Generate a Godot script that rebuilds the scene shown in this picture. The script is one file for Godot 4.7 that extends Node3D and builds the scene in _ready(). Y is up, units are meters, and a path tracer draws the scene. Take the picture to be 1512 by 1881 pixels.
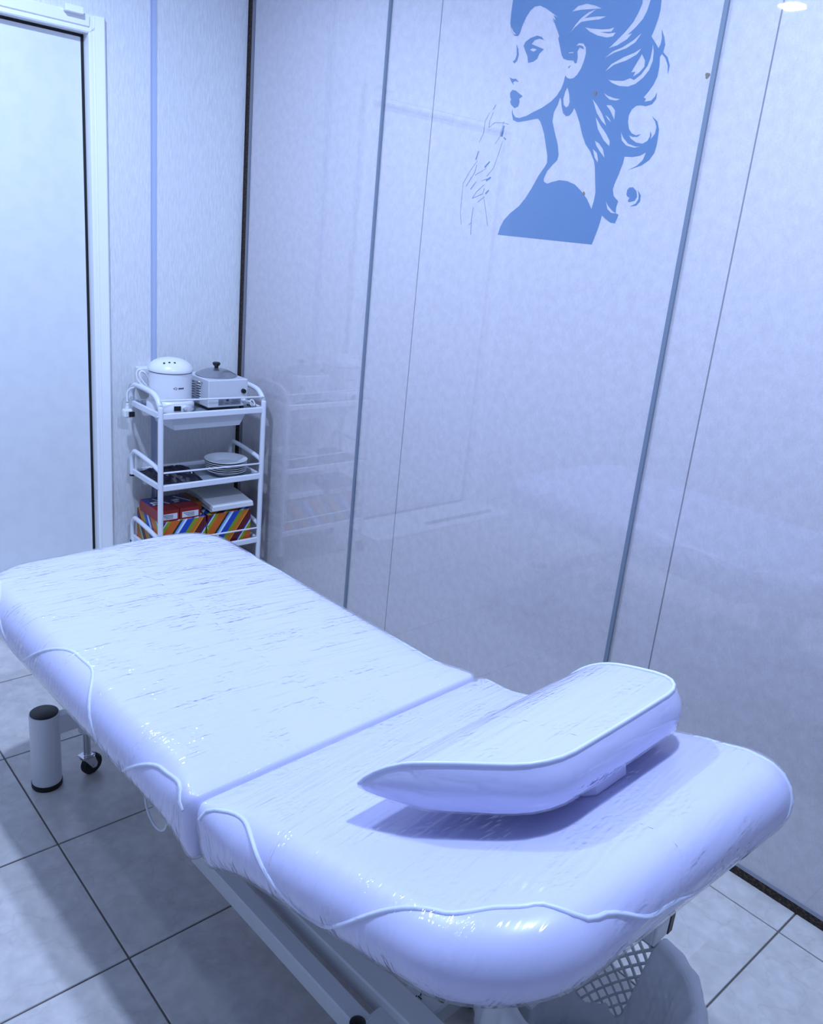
extends Node3D
# A small treatment room: couch wrapped in clear film, trolley in the corner, glass clad wall with a printed figure.

const TILE := 0.4
const WALL_X := 1.29      # face of the glass clad wall
const WALL_Z := -1.45     # face of the wall with the door
const CEIL := 2.5

var M := {}
var taken := {}

# ---------------------------------------------------------------- helpers: names and tags
func numbered(called: String) -> String:
	if not taken.has(called):
		taken[called] = 0
		return called
	taken[called] += 1
	return "%s_%03d" % [called, taken[called]]

func tag(o: Node, label: String, category: String, group := "", kind := "") -> Node:
	o.set_meta("label", label)
	o.set_meta("category", category)
	if group != "": o.set_meta("group", group)
	if kind != "": o.set_meta("kind", kind)
	return o

func thing(called: String, label: String, category: String, at := Vector3.ZERO, turn := 0.0, group := "", kind := "") -> Node3D:
	var o := Node3D.new()
	o.name = numbered(called)
	add_child(o, true)
	o.position = at
	o.rotation.y = turn
	tag(o, label, category, group, kind)
	return o

func obj(called: String, st: SurfaceTool, m: Material, parent: Node = self, label := "") -> MeshInstance3D:
	st.generate_normals()
	var o := MeshInstance3D.new()
	o.mesh = st.commit()
	o.material_override = m
	o.name = numbered(called) if parent == self else called
	parent.add_child(o, true)
	if label != "": o.set_meta("label", label)
	return o

# ---------------------------------------------------------------- helpers: shapes
func mb() -> SurfaceTool:
	var st := SurfaceTool.new()
	st.begin(Mesh.PRIMITIVE_TRIANGLES)
	return st

# a triangle whose front looks away from the point c
func tri_out(st: SurfaceTool, a: Vector3, b: Vector3, d: Vector3, c: Vector3) -> void:
	var n := (b - a).cross(d - a)
	if n.length_squared() < 1e-16: return
	st.add_vertex(a)
	if n.dot((a + b + d) / 3.0 - c) > 0.0:
		st.add_vertex(d); st.add_vertex(b)
	else:
		st.add_vertex(b); st.add_vertex(d)

func face_out(st: SurfaceTool, pts: Array, c: Vector3) -> void:
	for i in range(1, pts.size() - 1):
		tri_out(st, pts[0], pts[i], pts[i + 1], c)

# box with chamfered edges
func bx(st: SurfaceTool, at: Vector3, size: Vector3, bev := 0.0, basis := Basis()) -> void:
	st.set_smooth_group(-1)
	var h := size * 0.5
	var b: float = min(bev, min(h.x, min(h.y, h.z)) * 0.95)
	var P := func(sx, sy, sz, ax) -> Vector3:
		var v := Vector3(sx * h.x, sy * h.y, sz * h.z)
		if ax != 0: v.x -= sx * b
		if ax != 1: v.y -= sy * b
		if ax != 2: v.z -= sz * b
		return at + basis * v
	for s in [-1, 1]:
		face_out(st, [P.call(s, -1, -1, 0), P.call(s, 1, -1, 0), P.call(s, 1, 1, 0), P.call(s, -1, 1, 0)], at)
		face_out(st, [P.call(-1, s, -1, 1), P.call(1, s, -1, 1), P.call(1, s, 1, 1), P.call(-1, s, 1, 1)], at)
		face_out(st, [P.call(-1, -1, s, 2), P.call(1, -1, s, 2), P.call(1, 1, s, 2), P.call(-1, 1, s, 2)], at)
	if b <= 0.0: return
	for s in [-1, 1]:
		for t in [-1, 1]:
			face_out(st, [P.call(s, t, -1, 0), P.call(s, t, 1, 0), P.call(s, t, 1, 1), P.call(s, t, -1, 1)], at)
			face_out(st, [P.call(s, -1, t, 0), P.call(s, 1, t, 0), P.call(s, 1, t, 2), P.call(s, -1, t, 2)], at)
			face_out(st, [P.call(-1, s, t, 1), P.call(1, s, t, 1), P.call(1, s, t, 2), P.call(-1, s, t, 2)], at)
			for r in [-1, 1]:
				face_out(st, [P.call(s, t, r, 0), P.call(s, t, r, 1), P.call(s, t, r, 2)], at)

func box(called: String, lo: Vector3, hi: Vector3, m: Material, parent: Node = self, bev := 0.0, label := "") -> MeshInstance3D:
	var st := mb()
	bx(st, Vector3.ZERO, hi - lo, bev)
	var o := obj(called, st, m, parent, label)
	o.position = (lo + hi) * 0.5
	return o

# bar of rectangular section from a to b
func bar(st: SurfaceTool, a: Vector3, b: Vector3, w: float, h: float, bev := 0.002, up := Vector3.UP) -> void:
	var z := (b - a).normalized()
	var x := up.cross(z).normalized()
	var y := z.cross(x)
	bx(st, (a + b) * 0.5, Vector3(w, h, (b - a).length()), bev, Basis(x, y, z))

# turned shape; prof is [[radius, height], ...] from bottom to top
func lathe(st: SurfaceTool, prof: Array, seg := 28, xf := Transform3D()) -> void:
	var g := 1
	for k in prof.size() - 1:
		var a := Vector2(prof[k][0], prof[k][1])
		var b := Vector2(prof[k + 1][0], prof[k + 1][1])
		if k > 0:
			var p := Vector2(prof[k - 1][0], prof[k - 1][1])
			if absf((a - p).angle_to(b - a)) > 0.6: g += 1
		st.set_smooth_group(g)
		for i in seg:
			var t0 := TAU * i / seg
			var t1 := TAU * (i + 1) / seg
			var p0 := xf * Vector3(a.x * cos(t0), a.y, a.x * sin(t0))
			var p1 := xf * Vector3(a.x * cos(t1), a.y, a.x * sin(t1))
			var q0 := xf * Vector3(b.x * cos(t0), b.y, b.x * sin(t0))
			var q1 := xf * Vector3(b.x * cos(t1), b.y, b.x * sin(t1))
			# outward is to the right of the profile's run
			if a.x > 1e-6:
				st.add_vertex(p0); st.add_vertex(p1); st.add_vertex(q0)
			if b.x > 1e-6:
				st.add_vertex(q0); st.add_vertex(p1); st.add_vertex(q1)

func smooth_path(pts: Array, per := 6) -> PackedVector3Array:
	var out := PackedVector3Array()
	var n := pts.size()
	for i in n - 1:
		var p0: Vector3 = pts[max(i - 1, 0)]
		var p1: Vector3 = pts[i]
		var p2: Vector3 = pts[i + 1]
		var p3: Vector3 = pts[min(i + 2, n - 1)]
		for k in per:
			out.append(p1.cubic_interpolate(p2, p0, p3, float(k) / per))
	out.append(pts[n - 1])
	return out

func tube(st: SurfaceTool, pts: PackedVector3Array, r: float, seg := 8, caps := true) -> void:
	var n := pts.size()
	var rings := []
	var x := Vector3.ZERO
	for i in n:
		var d := (pts[min(i + 1, n - 1)] - pts[max(i - 1, 0)]).normalized()
		if i == 0:
			x = d.cross(Vector3.UP if absf(d.y) < 0.9 else Vector3.RIGHT).normalized()
		x = (x - d * x.dot(d)).normalized()
		var y := d.cross(x)
		var ring := PackedVector3Array()
		for k in seg:
			var t := TAU * k / seg
			ring.append(pts[i] + (x * cos(t) + y * sin(t)) * r)
		rings.append(ring)
	st.set_smooth_group(1)
	for i in n - 1:
		for k in seg:
			var j := (k + 1) % seg
			st.add_vertex(rings[i][k]); st.add_vertex(rings[i + 1][k]); st.add_vertex(rings[i][j])
			st.add_vertex(rings[i][j]); st.add_vertex(rings[i + 1][k]); st.add_vertex(rings[i + 1][j])
	if caps:
		st.set_smooth_group(-1)
		for k in seg:
			var j := (k + 1) % seg
			tri_out(st, pts[0], rings[0][k], rings[0][j], pts[1])
			tri_out(st, pts[n - 1], rings[n - 1][k], rings[n - 1][j], pts[n - 2])

func rod(st: SurfaceTool, a: Vector3, b: Vector3, r: float, seg := 12) -> void:
	tube(st, PackedVector3Array([a, b]), r, seg)

# prism: outline in the x-y plane of xf, from z = 0 to z = depth
func prism(st: SurfaceTool, poly: PackedVector2Array, depth: float, xf := Transform3D()) -> void:
	st.set_smooth_group(-1)
	var area := 0.0
	for i in poly.size():
		area += poly[i].cross(poly[(i + 1) % poly.size()])
	if area < 0.0: poly.reverse()
	var ids := Geometry2D.triangulate_polygon(poly)
	for t in range(0, ids.size(), 3):
		var q := [poly[ids[t]], poly[ids[t + 1]], poly[ids[t + 2]]]
		var lo := []
		var hi := []
		for p in q:
			lo.append(xf * Vector3(p.x, p.y, 0)); hi.append(xf * Vector3(p.x, p.y, depth))
		tri_out(st, lo[0], lo[1], lo[2], (hi[0] + hi[1] + hi[2]) / 3.0)
		tri_out(st, hi[0], hi[1], hi[2], (lo[0] + lo[1] + lo[2]) / 3.0)
	for i in poly.size():
		var a := poly[i]
		var b := poly[(i + 1) % poly.size()]
		var a0 := xf * Vector3(a.x, a.y, 0)
		var b0 := xf * Vector3(b.x, b.y, 0)
		var a1 := xf * Vector3(a.x, a.y, depth)
		var b1 := xf * Vector3(b.x, b.y, depth)
		st.add_vertex(a0); st.add_vertex(a1); st.add_vertex(b0)
		st.add_vertex(b0); st.add_vertex(a1); st.add_vertex(b1)

# ---------------------------------------------------------------- materials
func mat(called: String, c: Color, rough := 0.5, metal := 0.0) -> StandardMaterial3D:
	var m := StandardMaterial3D.new()
	m.resource_name = called
	m.albedo_color = c
	m.roughness = rough
	m.metallic = metal
	M[called] = m
	return m

func noise(s: int, f: float, oct := 3) -> FastNoiseLite:
	var n := FastNoiseLite.new()
	n.seed = s
	n.frequency = f
	n.noise_type = FastNoiseLite.TYPE_SIMPLEX_SMOOTH
	n.fractal_octaves = oct
	return n

# image w x h whose pixel is the colour between lo and hi that f(x, y) in 0..1 asks for
func painted(w: int, h: int, lo: Color, hi: Color, f: Callable) -> ImageTexture:
	var im := Image.create(w, h, false, Image.FORMAT_RGB8)
	for y in h:
		for x in w:
			im.set_pixel(x, y, lo.lerp(hi, clampf(f.call(x, y), 0.0, 1.0)))
	im.generate_mipmaps()
	return ImageTexture.create_from_image(im)

func normal_of(w: int, h: int, strength: float, f: Callable) -> ImageTexture:
	var hs := PackedFloat32Array()
	hs.resize(w * h)
	for y in h:
		for x in w:
			hs[y * w + x] = f.call(x, y)
	var im := Image.create(w, h, false, Image.FORMAT_RGB8)
	for y in h:
		for x in w:
			var dx := (hs[y * w + (x + 1) % w] - hs[y * w + (x + w - 1) % w]) * strength
			var dy := (hs[((y + 1) % h) * w + x] - hs[((y + h - 1) % h) * w + x]) * strength
			var n := Vector3(-dx, dy, 1.0).normalized()
			im.set_pixel(x, y, Color(n.x * 0.5 + 0.5, n.y * 0.5 + 0.5, n.z * 0.5 + 0.5))
	return ImageTexture.create_from_image(im)

func make_materials() -> void:
	var m: StandardMaterial3D
	# floor tile: beige porcelain with faint veins
	var n1 := noise(11, 0.012, 4)
	var n2 := noise(12, 0.05, 3)
	m = mat("porcelain_tile", Color.WHITE, 0.33)
	m.albedo_texture = painted(512, 512, Color(0.70, 0.685, 0.672), Color(0.80, 0.785, 0.77), func(x, y):
		var v := n1.get_noise_2d(x, y)
		return 0.5 + 0.45 * n2.get_noise_2d(x, y) + 0.35 * v - 0.35 * maxf(0.0, 1.0 - absf(v) * 22.0))
	m.uv1_triplanar = true
	m.uv1_world_triplanar = true
	m.uv1_scale = Vector3.ONE * 0.9
	mat("grout", Color(0.40, 0.38, 0.36), 0.9)
	# wall covering of the door wall: white with short upright streaks
	var n3 := noise(21, 1.0, 2)
	var n4 := noise(22, 1.0, 2)
	m = mat("streaked_panel", Color.WHITE, 0.38)
	m.albedo_texture = painted(1024, 1024, Color(0.80, 0.80, 0.81), Color(0.90, 0.905, 0.905), func(x, y):
		var a := n3.get_noise_2d(x * 0.11, y * 0.012)
		var b := n4.get_noise_2d(x * 0.30, y * 0.022)
		return 0.50 + 0.35 * a + 0.8 * maxf(0.0, b - 0.05))
	m.uv1_triplanar = true
	m.uv1_world_triplanar = true
	m.uv1_scale = Vector3.ONE * 1.1
	# paper behind the glass: grey white with a weave
	var n5 := noise(31, 1.0, 2)
	var n6 := noise(32, 0.02, 4)
	m = mat("woven_paper", Color.WHITE, 0.7)
	m.albedo_texture = painted(1024, 1024, Color(0.765, 0.74, 0.755), Color(0.865, 0.845, 0.86), func(x, y):
		return 0.5 + 0.30 * n5.get_noise_2d(x * 0.06, y * 0.5) + 0.30 * n5.get_noise_2d(x * 0.5 + 500.0, y * 0.03) + 0.3 * n6.get_noise_2d(x, y))
	m.uv1_triplanar = true
	m.uv1_world_triplanar = true
	m.uv1_scale = Vector3.ONE * 1.3
	m = mat("clear_glass", Color(0.92, 0.97, 1.0, 0.02), 0.02)
	m.transparency = BaseMaterial3D.TRANSPARENCY_ALPHA
	mat("joint_sealant", Color(0.45, 0.50, 0.56), 0.5)
	mat("paper_seam", Color(0.52, 0.51, 0.53), 0.7)
	mat("blue_film", Color(0.305, 0.47, 0.64), 0.55)
	var n7 := noise(41, 0.06, 3)
	m = mat("rusty_channel", Color.WHITE, 0.75)
	m.albedo_texture = painted(256, 256, Color(0.05, 0.042, 0.04), Color(0.38, 0.27, 0.17), func(x, y): return 0.32 + 0.9 * n7.get_noise_2d(x, y))
	m.uv1_triplanar = true
	m.uv1_world_triplanar = true
	m.uv1_scale = Vector3.ONE * 6.0
	mat("steel_line", Color(0.6, 0.62, 0.66), 0.35, 0.7)
	mat("plaster", Color(0.86, 0.86, 0.86), 0.8)
	mat("ceiling_bounce_tint", Color(0.72, 0.80, 0.94), 0.8)  # blue put into the ceiling colour so its bounce cools the upper walls
	var n8 := noise(51, 0.03, 4)
	m = mat("door_laminate", Color.WHITE, 0.42)
	m.albedo_texture = painted(256, 256, Color(0.84, 0.85, 0.865), Color(0.87, 0.878, 0.89), func(x, y): return 0.75 + 0.7 * n8.get_noise_2d(x, y))
	m.uv1_triplanar = true
	m.uv1_world_triplanar = true
	m.uv1_scale = Vector3.ONE * 1.5
	mat("white_trim", Color(0.93, 0.935, 0.94), 0.3)
	mat("grey_strip", Color(0.70, 0.74, 0.84), 0.3)
	mat("black_rubber", Color(0.02, 0.02, 0.022), 0.6)
	# couch
	mat("white_vinyl", Color(0.80, 0.795, 0.935), 0.36)
	mat("white_piping", Color(0.84, 0.86, 0.95), 0.35)
	var w1 := noise(61, 1.0, 3)
	var w2 := noise(62, 1.0, 2)
	var w3 := noise(63, 1.0, 2)
	m = mat("stretch_film", Color(0.96, 0.98, 1.0, 0.07), 0.11)
	m.transparency = BaseMaterial3D.TRANSPARENCY_ALPHA
	m.normal_enabled = true
	m.normal_texture = normal_of(1024, 1024, 0.85, func(x, y):
		var skew: float = y + 0.10 * x
		var a := w1.get_noise_2d(x * 0.004, skew * 0.030)
		var b := w2.get_noise_2d(x * 0.007 + 90.0, skew * 0.075)
		var c := w3.get_noise_2d(x * 0.05, y * 0.09)
		var k := smoothstep(-0.25, 0.45, w3.get_noise_2d(x * 0.006 + 40.0, y * 0.011))
		return 1.1 * a + (0.25 + 0.75 * k) * b * (0.6 + a) + 0.75 * k * c)
	m.normal_scale = 1.0
	var pf: StandardMaterial3D = m.duplicate()
	pf.resource_name = "pillow_film"
	pf.normal_scale = 0.75
	M["pillow_film"] = pf
	mat("white_enamel", Color(0.80, 0.81, 0.83), 0.32)
	mat("chrome", Color(0.78, 0.78, 0.80), 0.16, 1.0)
	mat("black_plastic", Color(0.018, 0.018, 0.02), 0.42)
	mat("green_sticker", Color(0.05, 0.30, 0.10), 0.5)
	# trolley and what is on it
	mat("trolley_enamel", Color(0.86, 0.87, 0.90), 0.28)
	mat("shelf_sheet", Color(0.55, 0.58, 0.62), 0.4)
	mat("white_plastic", Color(0.88, 0.885, 0.90), 0.28)
	m = mat("milky_plastic", Color(0.83, 0.85, 0.88), 0.35)
	m.backlight_enabled = true
	m.backlight = Color(0.35, 0.36, 0.38)
	mat("brushed_lid", Color(0.66, 0.67, 0.69), 0.28, 0.85)
	mat("dark_gap", Color(0.16, 0.17, 0.20), 0.6)
	mat("grey_plate", Color(0.52, 0.54, 0.58), 0.4, 0.3)
	mat("ink", Color(0.04, 0.045, 0.07), 0.6)
	mat("navy_pouch", Color(0.02, 0.025, 0.11), 0.42)
	mat("white_print", Color(0.80, 0.80, 0.82), 0.5)
	mat("red_card", Color(0.52, 0.045, 0.05), 0.4)
	mat("blue_card", Color(0.07, 0.10, 0.36), 0.4)
	mat("ochre_card", Color(0.55, 0.30, 0.05), 0.55)
	mat("paper_white", Color(0.88, 0.88, 0.89), 0.75)
	# printed bands: [where each ends, its colour]
	var bands := [[0.10, Color(0.50, 0.56, 0.06)], [0.19, Color(0.78, 0.40, 0.06)], [0.21, Color(0.86, 0.66, 0.16)], [0.36, Color(0.36, 0.03, 0.04)], [0.40, Color(0.16, 0.14, 0.55)], [0.43, Color(0.80, 0.84, 0.88)], [0.51, Color(0.50, 0.60, 0.06)], [0.70, Color(0.78, 0.36, 0.05)], [0.75, Color(0.10, 0.13, 0.10)], [0.80, Color(0.45, 0.66, 0.88)], [0.85, Color(0.84, 0.89, 0.93)], [1.0, Color(0.06, 0.26, 0.66)]]
	var im := Image.create(256, 256, false, Image.FORMAT_RGB8)
	for y in 256:
		for x in 256:
			var f := fposmod((x + y) / 256.0, 1.0)
			var k := 0
			while k < bands.size() - 1 and f > bands[k][0]: k += 1
			im.set_pixel(x, y, bands[k][1])
	m = mat("striped_card", Color.WHITE, 0.38)
	m.albedo_texture = ImageTexture.create_from_image(im)
	m.uv1_triplanar = true
	m.uv1_scale = Vector3(5.0, 3.5, 5.0)
	# bin
	mat("bin_plastic", Color(0.86, 0.87, 0.88), 0.4)
	m = mat("bag_film", Color(0.93, 0.94, 0.96, 0.90), 0.38)
	m.transparency = BaseMaterial3D.TRANSPARENCY_ALPHA
	m.backlight_enabled = true
	m.backlight = Color(0.7, 0.7, 0.72)
	m = mat("lamp_glow", Color(0.9, 0.95, 1.0), 0.4)
	m.emission_enabled = true
	m.emission = Color(0.93, 0.97, 1.0)
	m.emission_energy_multiplier = 25.0
	mat("stain", Color(0.50, 0.46, 0.40), 0.8)
const ART_FILL := [
	[-83,2077,-85,2099,-71,2133,-6,2159,118,2161,260,2134,354,2089,391,2041,394,2022,395,2003,393,1985,387,1963,382,1949,398,1932,407,1922,411,1929,412,1942,408,1961,418,1944,424,1928,422,1912,437,1900,446,1882,445,1863,441,1882,431,1899,419,1909,415,1903,418,1881,417,1861,410,1844,400,1830,388,1817,395,1813,392,1807,411,1809,420,1817,423,1827,424,1812,415,1801,399,1797,381,1800,370,1799,359,1791,353,1778,354,1763,360,1747,370,1737,384,1732,397,1735,389,1729,374,1729,363,1733,370,1725,387,1716,406,1713,419,1719,424,1729,423,1741,428,1732,427,1722,437,1735,438,1750,432,1762,421,1774,438,1762,446,1745,447,1729,447,1708,444,1692,433,1676,414,1664,378,1653,401,1663,415,1676,421,1694,405,1686,383,1683,360,1684,358,1667,351,1642,344,1623,340,1607,346,1591,362,1579,359,1564,360,1550,370,1547,363,1526,349,1527,334,1534,319,1543,315,1518,310,1499,301,1470,-36,1473,-30,1494,-19,1514,1,1533,32,1554,53,1577,73,1607,89,1635,107,1658,113,1668,111,1685,101,1711,89,1741,78,1760,70,1772,60,1779,47,1778,21,1775,-12,1772,-30,1778,-37,1794,-38,1807,-33,1794,-23,1785,-8,1782,18,1787,44,1797,69,1805,98,1819,116,1833,128,1850,133,1864,135,1880,144,1873,153,1871,164,1872,174,1879,184,1893,190,1910,193,1927,190,1941,180,1951,165,1953,158,1947,169,1948,181,1944,185,1937,170,1943,164,1934,168,1919,167,1907,161,1907,155,1914,135,1916,122,1920,114,1929,105,1948,95,1970,97,1975,104,1965,89,1988,76,2007,66,2015,75,2010,66,2020,79,2013,69,2026,86,2019,58,2035,40,2045,18,2054,0,2054,-15,2046,-28,2031,-38,2011,-43,1995,-49,1988,-62,1990,-76,2005,-83,2022,-84,2048],
	[128,1829,123,1811,113,1793,112,1771,125,1744,141,1714,149,1688,147,1675,132,1662,117,1647,108,1627,111,1620,123,1615,140,1620,165,1625,191,1623,218,1615,241,1600,264,1581,283,1557,287,1576,288,1598,274,1659,268,1674,252,1696,233,1714,219,1735,204,1765,190,1788,180,1801,175,1791,167,1783,156,1782,145,1790,137,1806,133,1821],
	[148,1852,157,1834,162,1816,159,1806,152,1803,143,1810,139,1824,142,1842],
	[129,2028,146,2039,174,2041,201,2034,223,2025,191,2027,158,2029],
	[130,1977,145,1996,161,2010,183,2021,208,2026,186,2015,173,2009,209,2009,241,2006,220,2001,187,2002,163,2001,146,1991],
	[177,1988,200,1983,233,1978,256,1977,271,1979,262,1970,230,1972,254,1967,277,1967,269,1959,251,1958,222,1965,196,1976],
	[340,2047,341,2022,334,2004,323,1985,303,1965,280,1947,261,1933,287,1938,313,1949,326,1961,313,1959,332,1972,350,1989,359,2007,363,2026,361,2045],
	[251,1911,276,1926,301,1932,329,1944,354,1960,339,1940,315,1929,281,1922],
	[259,1880,277,1897,310,1910,339,1917,360,1926,349,1913,321,1902,286,1895],
	[390,1933,396,1914,397,1895,391,1876,377,1860,358,1848,337,1843,310,1846,288,1854,274,1862,294,1859,321,1857,340,1862,352,1857,371,1869,384,1886,389,1902,390,1918],
	[363,1913,375,1898,376,1884,363,1872,347,1864,352,1875,340,1874,349,1890,356,1901],
	[266,1833,282,1825,302,1819,321,1816,308,1813,289,1816,276,1824],
	[234,1821,251,1806,272,1784,291,1755,275,1766,255,1786],
	[252,1779,273,1756,293,1738,308,1720,309,1708,289,1722,265,1749],
	[280,1804,296,1803,310,1791,312,1769,301,1783,294,1792],
	[281,1782,292,1776,305,1763,292,1771],
	[261,1722,276,1715,291,1701,300,1681,283,1695,268,1710],
	[258,1703,274,1692,280,1678,281,1669,269,1681],
	[337,1741,348,1727,364,1714,387,1707,405,1707,384,1704,360,1709,344,1721],
	[324,1579,334,1567,348,1556,361,1550,347,1550,333,1559],
	[-77,2013,-68,2001,-56,1993,-67,1994,-75,2003],
	[136,1934,152,1934,152,1931,137,1932],
	[-24,1962,-19,1971,-3,1979,21,1983,38,1978,47,1970,30,1975,14,1973,4,1964,25,1957,50,1948,36,1939,31,1927,18,1921,0,1919,-5,1935,-16,1950],
	[0,1951,10,1954,27,1949,14,1945],
	[-51,1969,-42,1956,-38,1941,-41,1928,-50,1921,-57,1926,-49,1931,-45,1941,-48,1957],
	[-62,1887,-51,1883,-37,1882,-26,1873,-39,1877,-47,1874,-42,1866,-53,1875],
	[-53,1848,-46,1855,-32,1852,-20,1845,-5,1837,-17,1831,-14,1823,-17,1812,-30,1808,-44,1817,-49,1825,-46,1831,-51,1836],
	[141,1899,149,1904,146,1899,143,1896],
	[384,1606,389,1612,400,1613,411,1605,416,1591,411,1582,394,1578,391,1581,397,1594,394,1589,389,1590,384,1595],
	[415,1607,426,1595,427,1581,418,1571,400,1568,415,1575,421,1586,420,1596],
]
const ART_LINES := [
	[2.2, [-102,1819,-111,1808]],
	[1.3, [-124,1799,-138,1777,-139,1745,-153,1722]],
	[1.3, [-109,1800,-120,1777,-119,1761,-99,1773,-63,1771,-45,1767]],
	[7.5, [-62,1762,-66,1738]],
	[3.0, [-57,1733,-49,1728]],
	[1.1, [-70,1740,-79,1728,-88,1717]],
	[1.3, [-60,1724,-72,1685,-84,1652,-107,1630]],
	[4.5, [-151,1697,-158,1676]],
	[5.2, [-102,1669,-118,1655]],
	[6.0, [-91,1627,-106,1619]],
	[5.2, [-93,1592,-103,1583]],
	[1.3, [-151,1672,-175,1647,-201,1609,-200,1562,-200,1528,-191,1494]],
	[2.2, [-152,1660,-158,1639,-187,1601]],
	[1.1, [-111,1652,-157,1631]],
	[2.6, [-148,1614,-167,1593]],
	[1.5, [-113,1607,-141,1587,-156,1568,-115,1582,-111,1597]],
	[1.1, [-107,1574,-133,1558]],
	[1.3, [-110,1574,-94,1533,-81,1496]],
	[1.9, [-147,1543,-150,1509,-146,1466]],
	[1.5, [-160,1493,-148,1500]],
	[1.1, [-127,1617,-106,1623]],
	[1.1, [-64,1775,-73,1740]],
]

# ---------------------------------------------------------------- light fittings
func downlight(at: Vector3, energy: float, label: String) -> void:
	var t := thing("ceiling_downlight", label, "downlight", at, 0.0, "recessed ceiling downlights")
	var st := mb()
	lathe(st, [[0.052, -0.001], [0.054, -0.006], [0.066, -0.006], [0.075, 0.0]], 36)
	obj("trim_ring", st, M.white_trim, t)
	st = mb()
	lathe(st, [[0.0, -0.003], [0.053, -0.003]], 32)
	obj("diffuser", st, M.lamp_glow, t)
	var l := AreaLight3D.new()
	l.name = "light"
	l.area_size = Vector2(0.08, 0.08)
	l.light_color = LIGHT
	l.light_energy = energy
	l.area_normalize_energy = true
	l.area_range = 9.0
	l.area_attenuation = 2.0
	l.shadow_enabled = true
	t.add_child(l)
	l.position = Vector3(0, -0.008, 0)
	l.rotation = Vector3(-PI / 2, 0, 0)

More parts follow.
